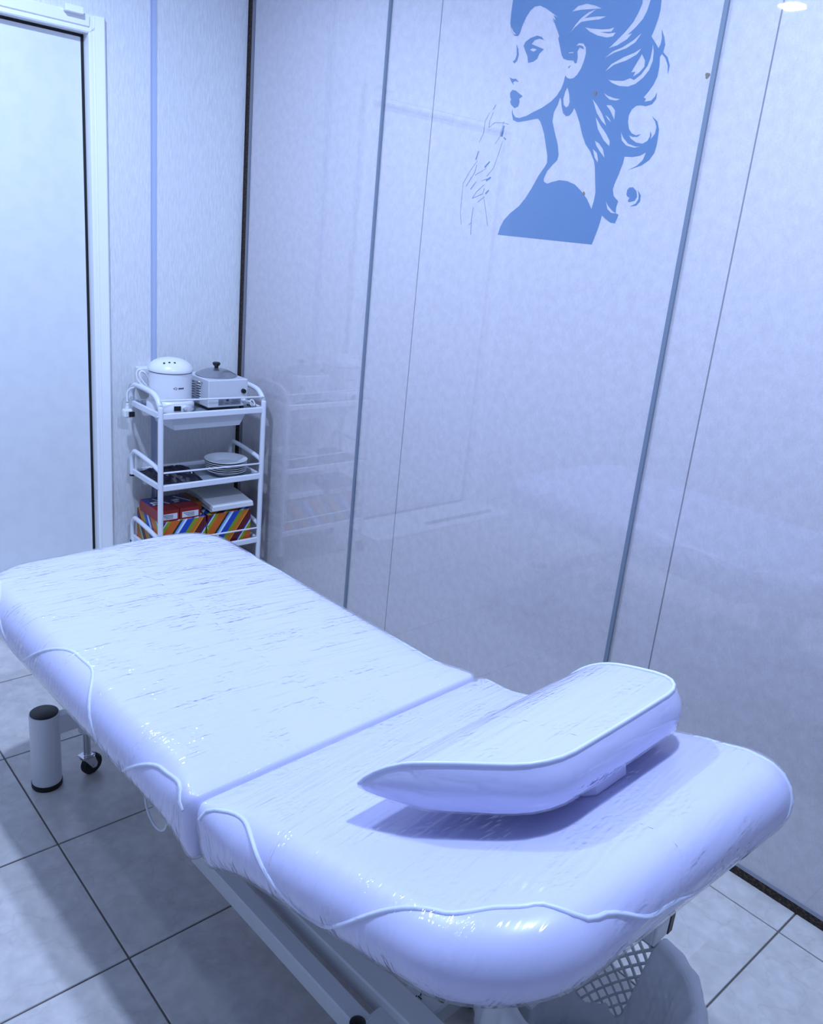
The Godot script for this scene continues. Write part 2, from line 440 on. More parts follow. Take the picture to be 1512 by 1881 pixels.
# ---------------------------------------------------------------- the room
func build_room() -> void:
	# floor: a bed of grout with single tiles
	var fl := thing("floor", "beige porcelain tile floor with thin dark joints", "floor", Vector3.ZERO, 0.0, "", "structure")
	box("grout_bed", Vector3(-1.9, -0.06, -1.75), Vector3(1.6, -0.0035, 3.0), M.grout, fl)
	var shared := {}
	for i in range(-5, 4):
		for j in range(-4, 8):
			var x0: float = max(i * TILE, -1.8)
			var x1: float = min((i + 1) * TILE, 1.30)
			var z0: float = max(j * TILE, WALL_Z - 0.01)
			var z1: float = min((j + 1) * TILE, 2.9)
			if x1 - x0 < 0.02 or z1 - z0 < 0.02: continue
			var size := Vector3(x1 - x0 - 0.004, 0.01, z1 - z0 - 0.004)
			var key := "%d_%d" % [roundi(size.x * 1000), roundi(size.z * 1000)]
			if not shared.has(key):
				var st := mb()
				bx(st, Vector3.ZERO, size, 0.0012)
				st.generate_normals()
				shared[key] = st.commit()
			var o := MeshInstance3D.new()
			o.name = "tile"
			o.mesh = shared[key]
			o.material_override = M.porcelain_tile
			fl.add_child(o, true)
			o.position = Vector3((x0 + x1) / 2, -0.005, (z0 + z1) / 2)
	var ce := box("ceiling", Vector3(-1.9, CEIL, -1.75), Vector3(1.6, CEIL + 0.1, 3.0), M.ceiling_bounce_tint)
	tag(ce, "plain ceiling above the treatment room, tinted pale blue to cool its bounced light", "ceiling", "", "structure")
	var wl := box("wall_left", Vector3(-1.9, -0.06, -1.75), Vector3(-1.8, CEIL, 3.0), M.plaster)
	tag(wl, "plain white wall out of view to the left of the camera", "wall", "", "structure")
	var wf := box("wall_front", Vector3(-1.8, -0.06, 2.9), Vector3(1.5, CEIL, 3.0), M.plaster)
	tag(wf, "plain white wall out of view behind the camera", "wall", "", "structure")

	# wall with the door
	var wb := thing("wall_back", "white wall covering with short upright streaks around the door", "wall", Vector3.ZERO, 0.0, "", "structure")
	box("panel", Vector3(0.70, -0.02, WALL_Z - 0.1), Vector3(0.894, CEIL, WALL_Z), M.streaked_panel, wb)
	box("panel", Vector3(0.918, -0.02, WALL_Z - 0.1), Vector3(1.284, CEIL, WALL_Z), M.streaked_panel, wb)
	box("panel", Vector3(-0.25, 2.03, WALL_Z - 0.1), Vector3(0.70, CEIL, WALL_Z), M.streaked_panel, wb)
	box("panel", Vector3(-1.8, -0.02, WALL_Z - 0.1), Vector3(-0.25, CEIL, WALL_Z), M.streaked_panel, wb)
	box("backing", Vector3(0.6, -0.02, WALL_Z - 0.16), Vector3(1.5, CEIL, WALL_Z - 0.1), M.plaster, wb)
	# joint strip: a shallow channel with two lips
	var st := mb()
	bx(st, Vector3(0, 0, -0.004), Vector3(0.024, CEIL, 0.006))
	bx(st, Vector3(-0.0105, 0, 0.0005), Vector3(0.003, CEIL, 0.005), 0.001)
	bx(st, Vector3(0.0105, 0, 0.0005), Vector3(0.003, CEIL, 0.005), 0.001)
	var js := obj("joint_strip", st, M.grey_strip, wb, "smooth blue grey strip covering the panel joint")
	js.position = Vector3(0.906, CEIL / 2, WALL_Z)

	# door
	var dr := thing("door_1", "plain white laminate door in a white moulded frame", "door", Vector3(0.2, 0, WALL_Z), 0.0, "", "structure")
	var leaf := box("leaf", Vector3(-0.42, 0.012, -0.075), Vector3(0.462, 1.981, -0.035), M.door_laminate, dr, 0.002)
	leaf.name = "leaf"
	st = mb()
	bx(st, Vector3(0.4665, 0.99, -0.05), Vector3(0.009, 1.99, 0.03))
	bx(st, Vector3(0.02, 1.986, -0.05), Vector3(0.90, 0.008, 0.03))
	bx(st, Vector3(-0.4245, 0.99, -0.05), Vector3(0.009, 1.99, 0.03))
	bx(st, Vector3(0.02, 1.0, -0.095), Vector3(0.98, 2.1, 0.03))
	obj("gap_shade", st, M.black_rubber, dr, "black strips and backing drawn as the shaded gap round the door leaf")  # black strips and backing put in as the shade of the open gap
	for s in [0, 1, 2]:
		st = mb()
		# architrave section: [across, out of the wall]; inner edge at 0
		var sec := PackedVector2Array([Vector2(0.0, -0.05), Vector2(0.0, 0.010), Vector2(0.004, 0.014), Vector2(0.012, 0.014), Vector2(0.014, 0.011), Vector2(0.018, 0.011), Vector2(0.020, 0.018), Vector2(0.050, 0.022), Vector2(0.056, 0.016), Vector2(0.056, -0.05)])
		if s == 0: prism(st, sec, 2.046, Transform3D(Basis(Vector3.RIGHT, Vector3.BACK, Vector3.UP), Vector3(0.471, 0, 0)))
		if s == 1: prism(st, sec, 2.046, Transform3D(Basis(Vector3.LEFT, Vector3.BACK, Vector3.UP), Vector3(-0.429, 0, 0)))
		if s == 2: prism(st, sec, 0.90, Transform3D(Basis(Vector3.UP, Vector3.BACK, Vector3.RIGHT), Vector3(-0.429, 1.990, 0)))
		obj("frame_jamb" if s < 2 else "frame_head", st, M.white_trim, dr)
	# mitre line of the frame corner
	st = mb()
	bar(st, Vector3(0.474, 1.993, 0.0135), Vector3(0.524, 2.043, 0.0215), 0.0012, 0.0012, 0.0, Vector3(0, 0, 1))
	obj("mitre_line", st, M.grey_strip, dr)
	box("sensor_box", Vector3(0.385, 2.036, 0.0), Vector3(0.445, 2.058, 0.045), M.white_trim, dr, 0.002, "small white sensor box on the door frame head")
	var sill := thing("trim_1", "white door sill with a dark strip on the floor before the door", "door sill", Vector3(0.2, 0, -1.32), 0.0, "", "structure")
	box("slab", Vector3(-0.50, 0.0, -0.13), Vector3(0.46, 0.016, 0.132), M.white_trim, sill, 0.003)
	box("dark_strip", Vector3(-0.42, 0.016, 0.05), Vector3(0.075, 0.020, 0.085), M.black_rubber, sill, 0.001)

	# glass clad wall: paper panels, glass sheets and joints
	var wr := thing("wall_right", "grey white woven paper wall behind tall clear glass sheets", "wall", Vector3.ZERO, 0.0, "", "structure")
	var seams := [-1.419, -0.366, 0.697, 2.9]
	for k in 3:
		box("paper_panel", Vector3(WALL_X + 0.0072, 0.0, seams[k] + 0.002), Vector3(WALL_X + 0.05, CEIL, seams[k + 1] - 0.002), M.woven_paper, wr)
	box("backing", Vector3(WALL_X + 0.05, -0.06, -1.75), Vector3(WALL_X + 0.2, CEIL, 3.0), M.plaster, wr)
	for k in [1, 2]:
		box("paper_seam", Vector3(WALL_X + 0.0076, 0.0, seams[k] - 0.002), Vector3(WALL_X + 0.012, CEIL, seams[k] + 0.002), M.paper_seam, wr)
	var cuts := [-1.419, -0.603, 0.568, 2.9]
	for k in 3:
		box("glass_sheet", Vector3(WALL_X, 0.028, cuts[k] + 0.004), Vector3(WALL_X + 0.006, CEIL, cuts[k + 1] - 0.004), M.clear_glass, wr)
	for k in [1, 2]:
		box("glass_joint", Vector3(WALL_X - 0.0006, 0.028, cuts[k] - 0.0055), Vector3(WALL_X + 0.006, CEIL, cuts[k] + 0.0055), M.joint_sealant, wr)
	# dark channels at the floor and in the corner
	var ch := thing("trim_2", "dark rusty metal channel along the foot of the glass wall", "channel", Vector3(WALL_X, 0, 0.7), 0.0, "", "structure")
	box("channel", Vector3(-0.001, 0.0, -2.15), Vector3(0.03, 0.025, 2.2), M.rusty_channel, ch)
	box("glass_edge", Vector3(-0.002, 0.025, -2.10), Vector3(0.008, 0.0285, 2.2), M.steel_line, ch)
	var cv := thing("trim_3", "dark upright channel in the corner between the door wall and glass", "channel", Vector3(WALL_X, 0, -1.435), 0.0, "", "structure")
	box("channel", Vector3(-0.004, 0.0, -0.018), Vector3(0.03, CEIL, 0.010), M.rusty_channel, cv)
	box("glass_edge", Vector3(-0.003, 0.0, 0.0115), Vector3(0.008, CEIL, 0.0145), M.steel_line, cv)

# ---------------------------------------------------------------- printed figure on the glass
func build_art() -> void:
	var x := WALL_X + 0.0066
	var st := mb()
	st.set_smooth_group(-1)
	var edges := []
	var lo := 1e9
	var hi := -1e9
	for flat in ART_FILL:
		var n: int = flat.size() / 2
		for i in n:
			var j := (i + 1) % n
			var a := Vector2(flat[2 * i], flat[2 * i + 1]) * 0.001
			var b := Vector2(flat[2 * j], flat[2 * j + 1]) * 0.001
			edges.append([a, b])
			lo = min(lo, a.y); hi = max(hi, a.y)
	var dy := 0.001
	var y := lo
	while y < hi:
		var ym := y + dy * 0.5
		var cross := []
		for e in edges:
			var a: Vector2 = e[0]
			var b: Vector2 = e[1]
			if (a.y <= ym) != (b.y <= ym):
				var s := (b.x - a.x) / (b.y - a.y)
				cross.append([a.x + (ym - a.y) * s, a.x + (clampf(y, minf(a.y, b.y), maxf(a.y, b.y)) - a.y) * s, a.x + (clampf(y + dy, minf(a.y, b.y), maxf(a.y, b.y)) - a.y) * s])
		cross.sort_custom(func(p, q): return p[0] < q[0])
		for k in range(0, cross.size() - 1, 2):
			var c0: Array = cross[k]
			var c1: Array = cross[k + 1]
			face_out(st, [Vector3(x, y, c0[1]), Vector3(x, y, c1[1]), Vector3(x, y + dy, c1[2]), Vector3(x, y + dy, c0[2])], Vector3(x + 1.0, ym, c0[0]))
		y += dy
	for l in ART_LINES:
		var w: float = l[0] * 0.0005
		var flat: Array = l[1]
		for i in flat.size() / 2 - 1:
			var a := Vector2(flat[2 * i], flat[2 * i + 1]) * 0.001
			var b := Vector2(flat[2 * i + 2], flat[2 * i + 3]) * 0.001
			var d := (b - a).normalized()
			var s := Vector2(-d.y, d.x) * w
			a -= d * w * 0.5
			b += d * w * 0.5
			var q := []
			for p in [a - s * 0.7, a + s * 0.7, b + s, b - s]: q.append(Vector3(x, p.y, p.x))
			face_out(st, q, Vector3(x + 1.0, a.y, a.x))
	var o := obj("wall_decal", st, M.blue_film)
	tag(o, "blue vinyl print of a woman in profile with swept hair on the glass wall", "wall decal")
	var sp := [[0.242, 1.832, 0.005], [0.251, 1.594, 0.0045], [0.550, 1.855, 0.006]]
	for k in 3:
		st = mb()
		var poly := PackedVector2Array()
		for i in 11:
			var r: float = sp[k][2] * (0.65 + 0.5 * absf(sin(i * 2.3 + k)))
			poly.append(Vector2(cos(TAU * i / 11), sin(TAU * i / 11)) * r)
		prism(st, poly, 0.0003, Transform3D(Basis(Vector3.BACK, Vector3.UP, Vector3.LEFT), Vector3(WALL_X + 0.0062, sp[k][1], sp[k][0])))
		o = obj("glue_stain", st, M.stain)
		tag(o, ["small brown glue stain in the hair of the printed woman", "small brown glue stain at the shoulder of the printed woman", "small brown glue stain beside the wide glass joint"][k], "stain", "glue stains on the glass wall")

# ---------------------------------------------------------------- couch
# rounded outline of a cushion: hinge edge at w = 0, far edge at w = L; entries [point, outward normal, run along the edge]
func outline(hw: float, L: float, re: float, rh: float, rr := -1.0, skew := 0.0) -> Array:
	if rr < 0.0: rr = re
	var out := []
	var run := 0.0
	var last := Vector2(-hw, rh)
	var add := func(p: Vector2, n: Vector2): out.append([p, n, 0.0])
	var step := 0.014
	var seg := func(a: Vector2, b: Vector2, n: Vector2):
		var k := int(ceil((b - a).length() / step))
		for i in k: add.call(a.lerp(b, float(i) / k), n)
	var arc := func(c: Vector2, r: float, a0: float, a1: float):
		var k: int = max(8, int(ceil(absf(a1 - a0) * r / step)))
		for i in k:
			var t: float = lerp(a0, a1, float(i) / k)
			add.call(c + Vector2(cos(t), sin(t)) * r, Vector2(cos(t), sin(t)))
	seg.call(Vector2(-hw, rh), Vector2(-hw, L - re), Vector2(-1, 0))
	arc.call(Vector2(-hw + re, L - re), re, PI, PI / 2)
	seg.call(Vector2(-hw + re, L), Vector2(hw - rr, L), Vector2(0, 1))
	arc.call(Vector2(hw - rr, L - rr), rr, PI / 2, 0)
	seg.call(Vector2(hw, L - rr), Vector2(hw, rh), Vector2(1, 0))
	arc.call(Vector2(hw - rh, rh), rh, 0, -PI / 2)
	seg.call(Vector2(hw - rh, 0), Vector2(-hw + rh, 0), Vector2(0, -1))
	arc.call(Vector2(-hw + rh, rh), rh, -PI / 2, -PI)
	for i in out.size():
		out[i][0].y *= 1.0 + skew * out[i][0].x
		run += (out[i][0] - last).length()
		last = out[i][0]
		out[i][2] = run
	return out

# side of the cushion from the rim (0) to the lower edge: [inset, height]
func side_profile() -> Array:
	var p := []
	for k in 9:
		var a := PI / 2 * k / 8.0
		p.append([0.060 * (1.0 - sin(a)), -0.062 * (1.0 - cos(a))])
	p.append_array([[0.0015, -0.075], [0.006, -0.090], [0.014, -0.104], [0.026, -0.115], [0.042, -0.122], [0.075, -0.126]])
	return p

# how much of the edge rounding is left near the hinge
func edge_share(p: Vector2) -> float:
	return lerp(0.22, 1.0, smoothstep(0.0, 0.13, p.y))

func cushion(hw: float, L: float, re: float, rh: float, sgn: float, off: float, crown: float, rr := -1.0, skew := 0.0) -> SurfaceTool:
	var st := mb()
	var ol := outline(hw, L, re, rh, rr, skew)
	var prof := side_profile()
	var n := ol.size()
	var rings := []
	var inner := 9
	for k in inner:
		var f := float(k) / inner
		var ring := []
		for e in ol:
			var q: Vector2 = e[0] - e[1] * (0.060 * edge_share(e[0]) - off)
			var spine := Vector2(0, clampf(q.y, minf(hw, L * 0.5), maxf(L - hw, L * 0.5)))
			var p := spine.lerp(q, f)
			var y := crown * (1.0 - pow(p.x / (hw - 0.06), 2.0)) * (1.0 - pow(clampf((p.y - L * 0.5) / (L * 0.5 - 0.06), -1.0, 1.0), 4.0)) + off
			if f == 0.0: p = spine
			ring.append([Vector3(p.x, y, p.y), Vector2(p.x, p.y)])
		rings.append(ring)
	var length := 0.0
	for k in prof.size():
		if k > 0: length += Vector2(prof[k][0] - prof[k - 1][0], prof[k][1] - prof[k - 1][1]).length()
		var ring := []
		for e in ol:
			var rise: float = lerp(off, -off, clampf(-prof[k][1] / 0.12, 0.0, 1.0))
			var p: Vector2 = e[0] - e[1] * (prof[k][0] * edge_share(e[0]) - off)
			var uv: Vector2 = e[0] - e[1] * (0.060 - length)
			ring.append([Vector3(p.x, prof[k][1] * (1.0 if k > 8 else lerp(0.3, 1.0, edge_share(e[0]))) + rise, p.y), uv])
		rings.append(ring)
	var ring_end := []
	for e in ol:
		ring_end.append([Vector3(e[0].x * 0.3, -0.126 - off, lerp(L * 0.5, e[0].y, 0.3)), e[0]])
	rings.append(ring_end)
	st.set_smooth_group(1)
	var put := func(v: Array):
		st.set_uv(v[1])
		st.add_vertex(v[0] * Vector3(1, 1, sgn))
	for k in rings.size() - 1:
		for i in n:
			var j := (i + 1) % n
			var a: Array = rings[k][i]
			var b: Array = rings[k][j]
			var c: Array = rings[k + 1][i]
			var d: Array = rings[k + 1][j]
			var flat: bool = a[0].distance_squared_to(b[0]) < 1e-10
			if sgn > 0.0:
				if not flat:
					put.call(a); put.call(b); put.call(c)
				put.call(b); put.call(d); put.call(c)
			else:
				if not flat:
					put.call(a); put.call(c); put.call(b)
				put.call(b); put.call(c); put.call(d)
	return st

# piping that swings between the rim and the lower side; keys are [run along the edge, how far down the side]
func wave_piping(hw: float, L: float, re: float, rh: float, sgn: float, keys: Array, rr := -1.0, skew := 0.0) -> SurfaceTool:
	var st := mb()
	var ol := outline(hw, L, re, rh, rr, skew)
	var prof := side_profile()
	var pts := PackedVector3Array()
	for e in ol:
		if e[1].y < -0.3: break
		var s: float = e[2]
		var k := 0
		while k < keys.size() - 2 and keys[k + 1][0] < s: k += 1
		var f: float = lerp(float(keys[k][1]), float(keys[k + 1][1]), smoothstep(float(keys[k][0]), float(keys[k + 1][0]), s))
		var share := edge_share(e[0])
		var p: Vector2
		var y := 0.0
		if f < 0.0:
			p = e[0] - e[1] * (0.060 * share - f)
			y = 0.001
		else:
			var x := f * (prof.size() - 1)
			var i := mini(int(floor(x)), prof.size() - 2)
			p = e[0] - e[1] * lerp(prof[i][0], prof[i + 1][0], x - i) * share
			y = lerp(prof[i][1], prof[i + 1][1], x - i) * (1.0 if i > 8 else lerp(0.3, 1.0, share))
		pts.append(Vector3(p.x, y, p.y * sgn))
	tube(st, pts, 0.0038, 8)
	return st

func caster(parent: Node, at: Vector3, turn: float) -> void:
	var c := Node3D.new()
	c.name = "caster"
	parent.add_child(c, true)
	c.position = at
	c.rotation.y = turn
	var st := mb()
	rod(st, Vector3(0, 0.06, 0), Vector3(0, 0.14, 0), 0.0095, 16)
	lathe(st, [[0.0, 0.055], [0.020, 0.055], [0.020, 0.060], [0.010, 0.064], [0.006, 0.072]], 20)
	obj("stem", st, M.chrome, c)
	st = mb()
	for s in [-1, 1]:
		prism(st, PackedVector2Array([Vector2(-0.020, 0.062), Vector2(0.012, 0.062), Vector2(0.022, 0.032), Vector2(0.018, 0.022), Vector2(0.008, 0.022)]), 0.002, Transform3D(Basis(), Vector3(0, 0, s * 0.013 - 0.001)))
	bx(st, Vector3(-0.004, 0.062, 0), Vector3(0.034, 0.003, 0.028), 0.001)
	rod(st, Vector3(0.012, 0.029, -0.016), Vector3(0.012, 0.029, 0.016), 0.004, 10)
	obj("fork", st, M.chrome, c)
	st = mb()
	lathe(st, [[0.0, -0.009], [0.025, -0.009], [0.029, -0.005], [0.029, 0.005], [0.025, 0.009], [0.0, 0.009]], 28, Transform3D(Basis(Vector3.RIGHT, PI / 2), Vector3(0.012, 0.029, 0)))
	obj("wheel", st, M.black_rubber, c)

func post(parent: Node, at: Vector3) -> void:
	var st := mb()
	lathe(st, [[0.036, 0.015], [0.036, 0.211], [0.034, 0.213], [0.0, 0.213]], 36)
	var p := obj("leg_post", st, M.white_enamel, parent)
	p.position = at
	st = mb()
	lathe(st, [[0.0, 0.213], [0.0335, 0.213], [0.0335, 0.2155], [0.030, 0.217], [0.0, 0.218]], 32)
	obj("end_cap", st, M.black_plastic, p, "black round cap on top of the post")
	st = mb()
	lathe(st, [[0.0, 0.0], [0.036, 0.0], [0.0375, 0.004], [0.0375, 0.015], [0.0, 0.016]], 32)
	obj("rubber_foot", st, M.black_rubber, p)

const BED_AT := Vector3(0.34, 0, 0.65)
const BED_TURN := 0.0436
const BED_TOP := 0.55
const TILT := 0.2705

func build_couch() -> void:
	var t := thing("massage_couch", "white padded massage couch wrapped in clear stretch film", "couch", BED_AT, BED_TURN)
	var hw := 0.35
	# foot section
	var st := cushion(hw, 1.118, 0.15, 0.022, -1.0, 0.0, 0.006)
	var ft := obj("foot_cushion", st, M.white_vinyl, t)
	ft.position = Vector3(0.002, BED_TOP, -0.001)
	obj("piping", wave_piping(hw, 1.118, 0.15, 0.022, -1.0, [[0.0, 0.55], [0.035, 0.22], [0.10, 0.28], [0.27, 0.78], [0.47, 0.05], [0.53, 0.06], [0.74, 0.72], [0.98, 0.10], [1.25, 0.70], [1.50, 0.10], [1.75, 0.70], [2.0, 0.10], [2.30, 0.70], [2.60, 0.2], [2.90, 0.70]]), M.white_piping, ft)
	obj("plastic_wrap", cushion(hw, 1.118, 0.15, 0.022, -1.0, 0.0030, 0.006), M.stretch_film, ft, "clear creased stretch film")
	# head section, raised
	st = cushion(hw, 0.675, 0.16, 0.022, 1.0, 0.0, 0.006, 0.10, 0.12)
	var hd := obj("head_cushion", st, M.white_vinyl, t)
	hd.position = Vector3(0.002, BED_TOP, 0.001)
	hd.rotation.x = -TILT
	hd.scale = Vector3(1.0, 0.86, 1.0)
	obj("piping", wave_piping(hw, 0.675, 0.16, 0.022, 1.0, [[0.0, 0.50], [0.02, 0.16], [0.05, 0.14], [0.28, 0.74], [0.50, 0.10], [0.60, 0.0], [0.67, 0.04], [0.74, 0.34], [0.84, 0.62], [1.0, 0.80], [1.16, 0.74], [1.26, 0.10], [1.34, 0.08], [1.55, 0.74], [1.80, 0.15], [2.2, 0.7]], 0.10, 0.12), M.white_piping, hd)
	obj("plastic_wrap", cushion(hw, 0.675, 0.16, 0.022, 1.0, 0.0030, 0.006, 0.10, 0.12), M.stretch_film, hd, "clear creased stretch film")
	# loose loop of film under the hinge side
	st = mb()
	st.set_smooth_group(1)
	var prev := []
	var hem := PackedVector3Array()
	for i in 13:
		var a := PI * i / 12.0
		var p := Vector3(-0.322, 0.428 - 0.046 * sin(a), -0.165 - 0.042 * cos(a))
		var q := Vector3(-0.316, 0.434, p.z)
		hem.append(p)
		if i > 0:
			face_out(st, [prev[0], p, q, prev[1]], Vector3(1, 0.4, p.z))
		prev = [p, q]
	var fl := obj("film_flap", st, M.stretch_film, t, "loose loop of clear film")
	st = mb()
	tube(st, hem, 0.0022, 6)
	obj("hem", st, M.milky_plastic, fl)
	# steel decks under the cushions
	box("foot_deck", Vector3(-0.22, BED_TOP - 0.155, -1.02), Vector3(0.25, BED_TOP - 0.127, -0.03), M.white_enamel, t, 0.004)
	st = mb()
	bx(st, Vector3(0.015, -0.141, 0.30), Vector3(0.47, 0.028, 0.52), 0.004)
	var dk := obj("head_deck", st, M.white_enamel, t)
	dk.position = Vector3(0, BED_TOP, 0)
	dk.rotation.x = -TILT
	# base
	post(t, Vector3(-0.247, 0, -0.895))
	post(t, Vector3(0.277, 0, -0.895))
	st = mb()
	bar(st, Vector3(-0.225, 0.178, -0.885), Vector3(0.255, 0.178, -0.885), 0.034, 0.052, 0.004)
	obj("cross_bar", st, M.white_enamel, t)
	for u in [-0.150, 0.180]:
		st = mb()
		lathe(st, [[0.0, 0.135], [0.019, 0.135], [0.021, 0.139], [0.021, 0.204], [0.019, 0.207], [0.0, 0.207]], 24)
		var sl := obj("caster_sleeve", st, M.white_enamel, t)
		sl.position = Vector3(u, 0, -0.873)
		st = mb()
		lathe(st, [[0.0, -0.002], [0.005, -0.002], [0.005, 0.0012], [0.0, 0.0012]], 12, Transform3D(Basis(Vector3.RIGHT, -PI / 2).rotated(Vector3.UP, PI * 0.9), Vector3(0.0, 0.19, 0.020)))
		obj("screw", st, M.black_plastic, sl)
		caster(t, Vector3(u, 0, -0.873), 0.2)
	for u in [-0.142, 0.20]:
		st = mb()
		bar(st, Vector3(u, 0.128, -0.32 if u < 0.0 else -0.88), Vector3(u, 0.128, 0.24), 0.036, 0.040, 0.003)
		obj("base_rail", st, M.white_enamel, t)
	for u in [-0.074, 0.11]:
		st = mb()
		bar(st, Vector3(u, 0.124, -0.20), Vector3(u, 0.150, 0.42), 0.050, 0.045, 0.003)
		obj("lift_arm", st, M.white_enamel, t)
	st = mb()
	bar(st, Vector3(-0.195, 0.125, 0.265), Vector3(0.225, 0.125, 0.265), 0.075, 0.044, 0.004)
	var cb := obj("cross_bar", st, M.white_enamel, t)
	st = mb()
	lathe(st, [[0.0, 0.1475], [0.0145, 0.1475], [0.0145, 0.152], [0.011, 0.154], [0.0, 0.1545]], 20, Transform3D(Basis(), Vector3(-0.155, 0, 0.232)))
	obj("pivot_cap", st, M.black_plastic, cb, "small round black cap")
	st = mb()
	lathe(st, [[0.0, 0.1475], [0.0105, 0.1475], [0.0105, 0.148], [0.0, 0.148]], 20, Transform3D(Basis().scaled(Vector3(0.6, 1, 1.2)), Vector3(-0.006, 0, 0.286)))
	obj("sticker", st, M.green_sticker, cb, "small green oval sticker")
	st = mb()
	for p in [[-0.040, 0.258, 0.010, 0.4], [-0.034, 0.263, 0.009, 1.6], [-0.026, 0.258, 0.011, 0.5], [-0.012, 0.256, 0.010, 0.9], [-0.012, 0.260, 0.008, 2.0]]:
		bx(st, Vector3(p[0], 0.1478, p[1]), Vector3(p[2], 0.0008, 0.0018), 0.0, Basis(Vector3.UP, p[3]))
	obj("printed_mark", st, M.ink, cb, "small black printed mark")
	for u in [-0.10, 0.130]:
		st = mb()
		lathe(st, [[0.0, 0.085], [0.019, 0.085], [0.019, 0.105], [0.0, 0.105]], 20)
		var sl := obj("caster_sleeve", st, M.white_enamel, t)
		sl.position = Vector3(u, 0, 0.262)
		if u > 0.0: caster(t, Vector3(u, -0.0, 0.262), 0.9)
	st = mb()
	bx(st, Vector3(0.015, 0.265, 0.0), Vector3(0.10, 0.28, 0.12), 0.006)
	bx(st, Vector3(0.035, 0.120, 0.0), Vector3(0.14, 0.03, 0.12), 0.004)
	obj("lift_column", st, M.white_enamel, t)
	# end of the arm rest socket under the raised end
	st = mb()
	bar(st, Vector3(0.228, 0.342, 0.538), Vector3(0.274, 0.342, 0.538), 0.022, 0.040, 0.002)
	bar(st, Vector3(0.235, 0.56, 0.538), Vector3(0.235, 0.325, 0.538), 0.014, 0.02, 0.002, Vector3.RIGHT)
	var sk := obj("arm_socket", st, M.white_enamel, t)
	st = mb()
	bar(st, Vector3(0.274, 0.342, 0.538), Vector3(0.292, 0.342, 0.538), 0.024, 0.044, 0.002)
	obj("end_cap", st, M.black_plastic, sk, "black plastic end cap")

	# head pillow: a wedge pad on a small block
	var pl := thing("head_pillow", "white wedge head pillow in clear film on the raised couch end", "pillow", BED_AT + Vector3(0, BED_TOP, 0), BED_TURN)
	var bs := Basis(Vector3.UP, BED_TURN) * Basis(Vector3.RIGHT, -0.2443)
	pl.basis = bs
	obj("pad", pillow_shape(0.0), M.white_vinyl, pl)
	obj("plastic_wrap", pillow_shape(0.0022), M.pillow_film, pl, "clear creased stretch film")
	var edge := PackedVector3Array()
	var ring := pillow_ring()
	for p in ring: edge.append(p)
	edge.append(ring[0])
	st = mb()
	tube(st, edge, 0.0032, 8)
	obj("piping", st, M.white_piping, pl)
	st = mb()
	bx(st, Vector3(0.070, 0.030, 0.470), Vector3(0.11, 0.048, 0.09), 0.015)
	obj("support_block", st, M.white_vinyl, pl)

# pillow: rows from the thin back lip to the front: [v, left end, right end, top, underside]
const PIL := [[0.280, -0.224, 0.290, 0.069, 0.065], [0.292, -0.221, 0.294, 0.080, 0.060], [0.310, -0.216, 0.296, 0.092, 0.057], [0.330, -0.209, 0.296, 0.102, 0.054], [0.353, -0.200, 0.295, 0.110, 0.051], [0.370, -0.195, 0.294, 0.114, 0.050], [0.387, -0.188, 0.293, 0.1165, 0.049], [0.410, -0.175, 0.292, 0.118, 0.049], [0.432, -0.161, 0.291, 0.1185, 0.049], [0.465, -0.141, 0.288, 0.119, 0.049], [0.490, -0.124, 0.281, 0.119, 0.050], [0.507, -0.108, 0.270, 0.119, 0.051], [0.520, -0.088, 0.254, 0.119, 0.052], [0.528, -0.066, 0.236, 0.1185, 0.053], [0.531, -0.040, 0.214, 0.118, 0.054]]

func pillow_edge() -> Array:
	# closed run of [u, v, top, underside], starting at the back left
	var out := []
	for r in PIL: out.append([r[1], r[0], r[3], r[4]])
	var e: Array = PIL[PIL.size() - 1]
	for k in range(1, 12): out.append([lerp(e[1], e[2], k / 12.0), e[0] + 0.001 * sin(PI * k / 12.0), e[3], e[4]])
	for k in range(PIL.size() - 1, -1, -1): out.append([PIL[k][2], PIL[k][0], PIL[k][3], PIL[k][4]])
	var f: Array = PIL[0]
	for k in range(1, 12): out.append([lerp(f[2], f[1], k / 12.0), f[0], f[3], f[4]])
	return out

func pillow_shape(off: float) -> SurfaceTool:
	var st := mb()
	var cols := 14
	for side in [0, 1]:
		st.set_smooth_group(1 + side)
		for i in PIL.size() - 1:
			for k in cols:
				var q := []
				for c in [[i, k], [i + 1, k], [i + 1, k + 1], [i, k + 1]]:
					var r: Array = PIL[c[0]]
					q.append(Vector3(lerp(float(r[1]), float(r[2]), c[1] / float(cols)), r[3 + side] + (off if side == 0 else -off), r[0]))
				if side == 1: q.reverse()
				for v in [q[0], q[2], q[1], q[0], q[3], q[2]]:
					st.set_uv(Vector2(v.x, v.z))
					st.add_vertex(v)
	# the boxed side, slightly swollen
	st.set_smooth_group(3)
	var ed := pillow_edge()
	var n := ed.size()
	var rows := 6
	var ring := []
	for i in n:
		var p0: Array = ed[(i + n - 1) % n]
		var p1: Array = ed[(i + 1) % n]
		var t := Vector2(p1[0] - p0[0], p1[1] - p0[1]).normalized()
		var nrm := Vector2(-t.y, t.x)
		var col := []
		for k in rows + 1:
			var f := float(k) / rows
			var h: float = ed[i][2] - ed[i][3]
			var sw := (0.16 * h) * sin(PI * f) + off
			col.append(Vector3(ed[i][0] + nrm.x * sw, lerp(ed[i][2] + off, ed[i][3] - off, f), ed[i][1] + nrm.y * sw))
		ring.append(col)
	for i in n:
		var j := (i + 1) % n
		for k in rows:
			for v in [ring[i][k], ring[i][k + 1], ring[j][k], ring[j][k], ring[i][k + 1], ring[j][k + 1]]:
				st.set_uv(Vector2(v.x + v.z, v.y))
				st.add_vertex(v)
	return st

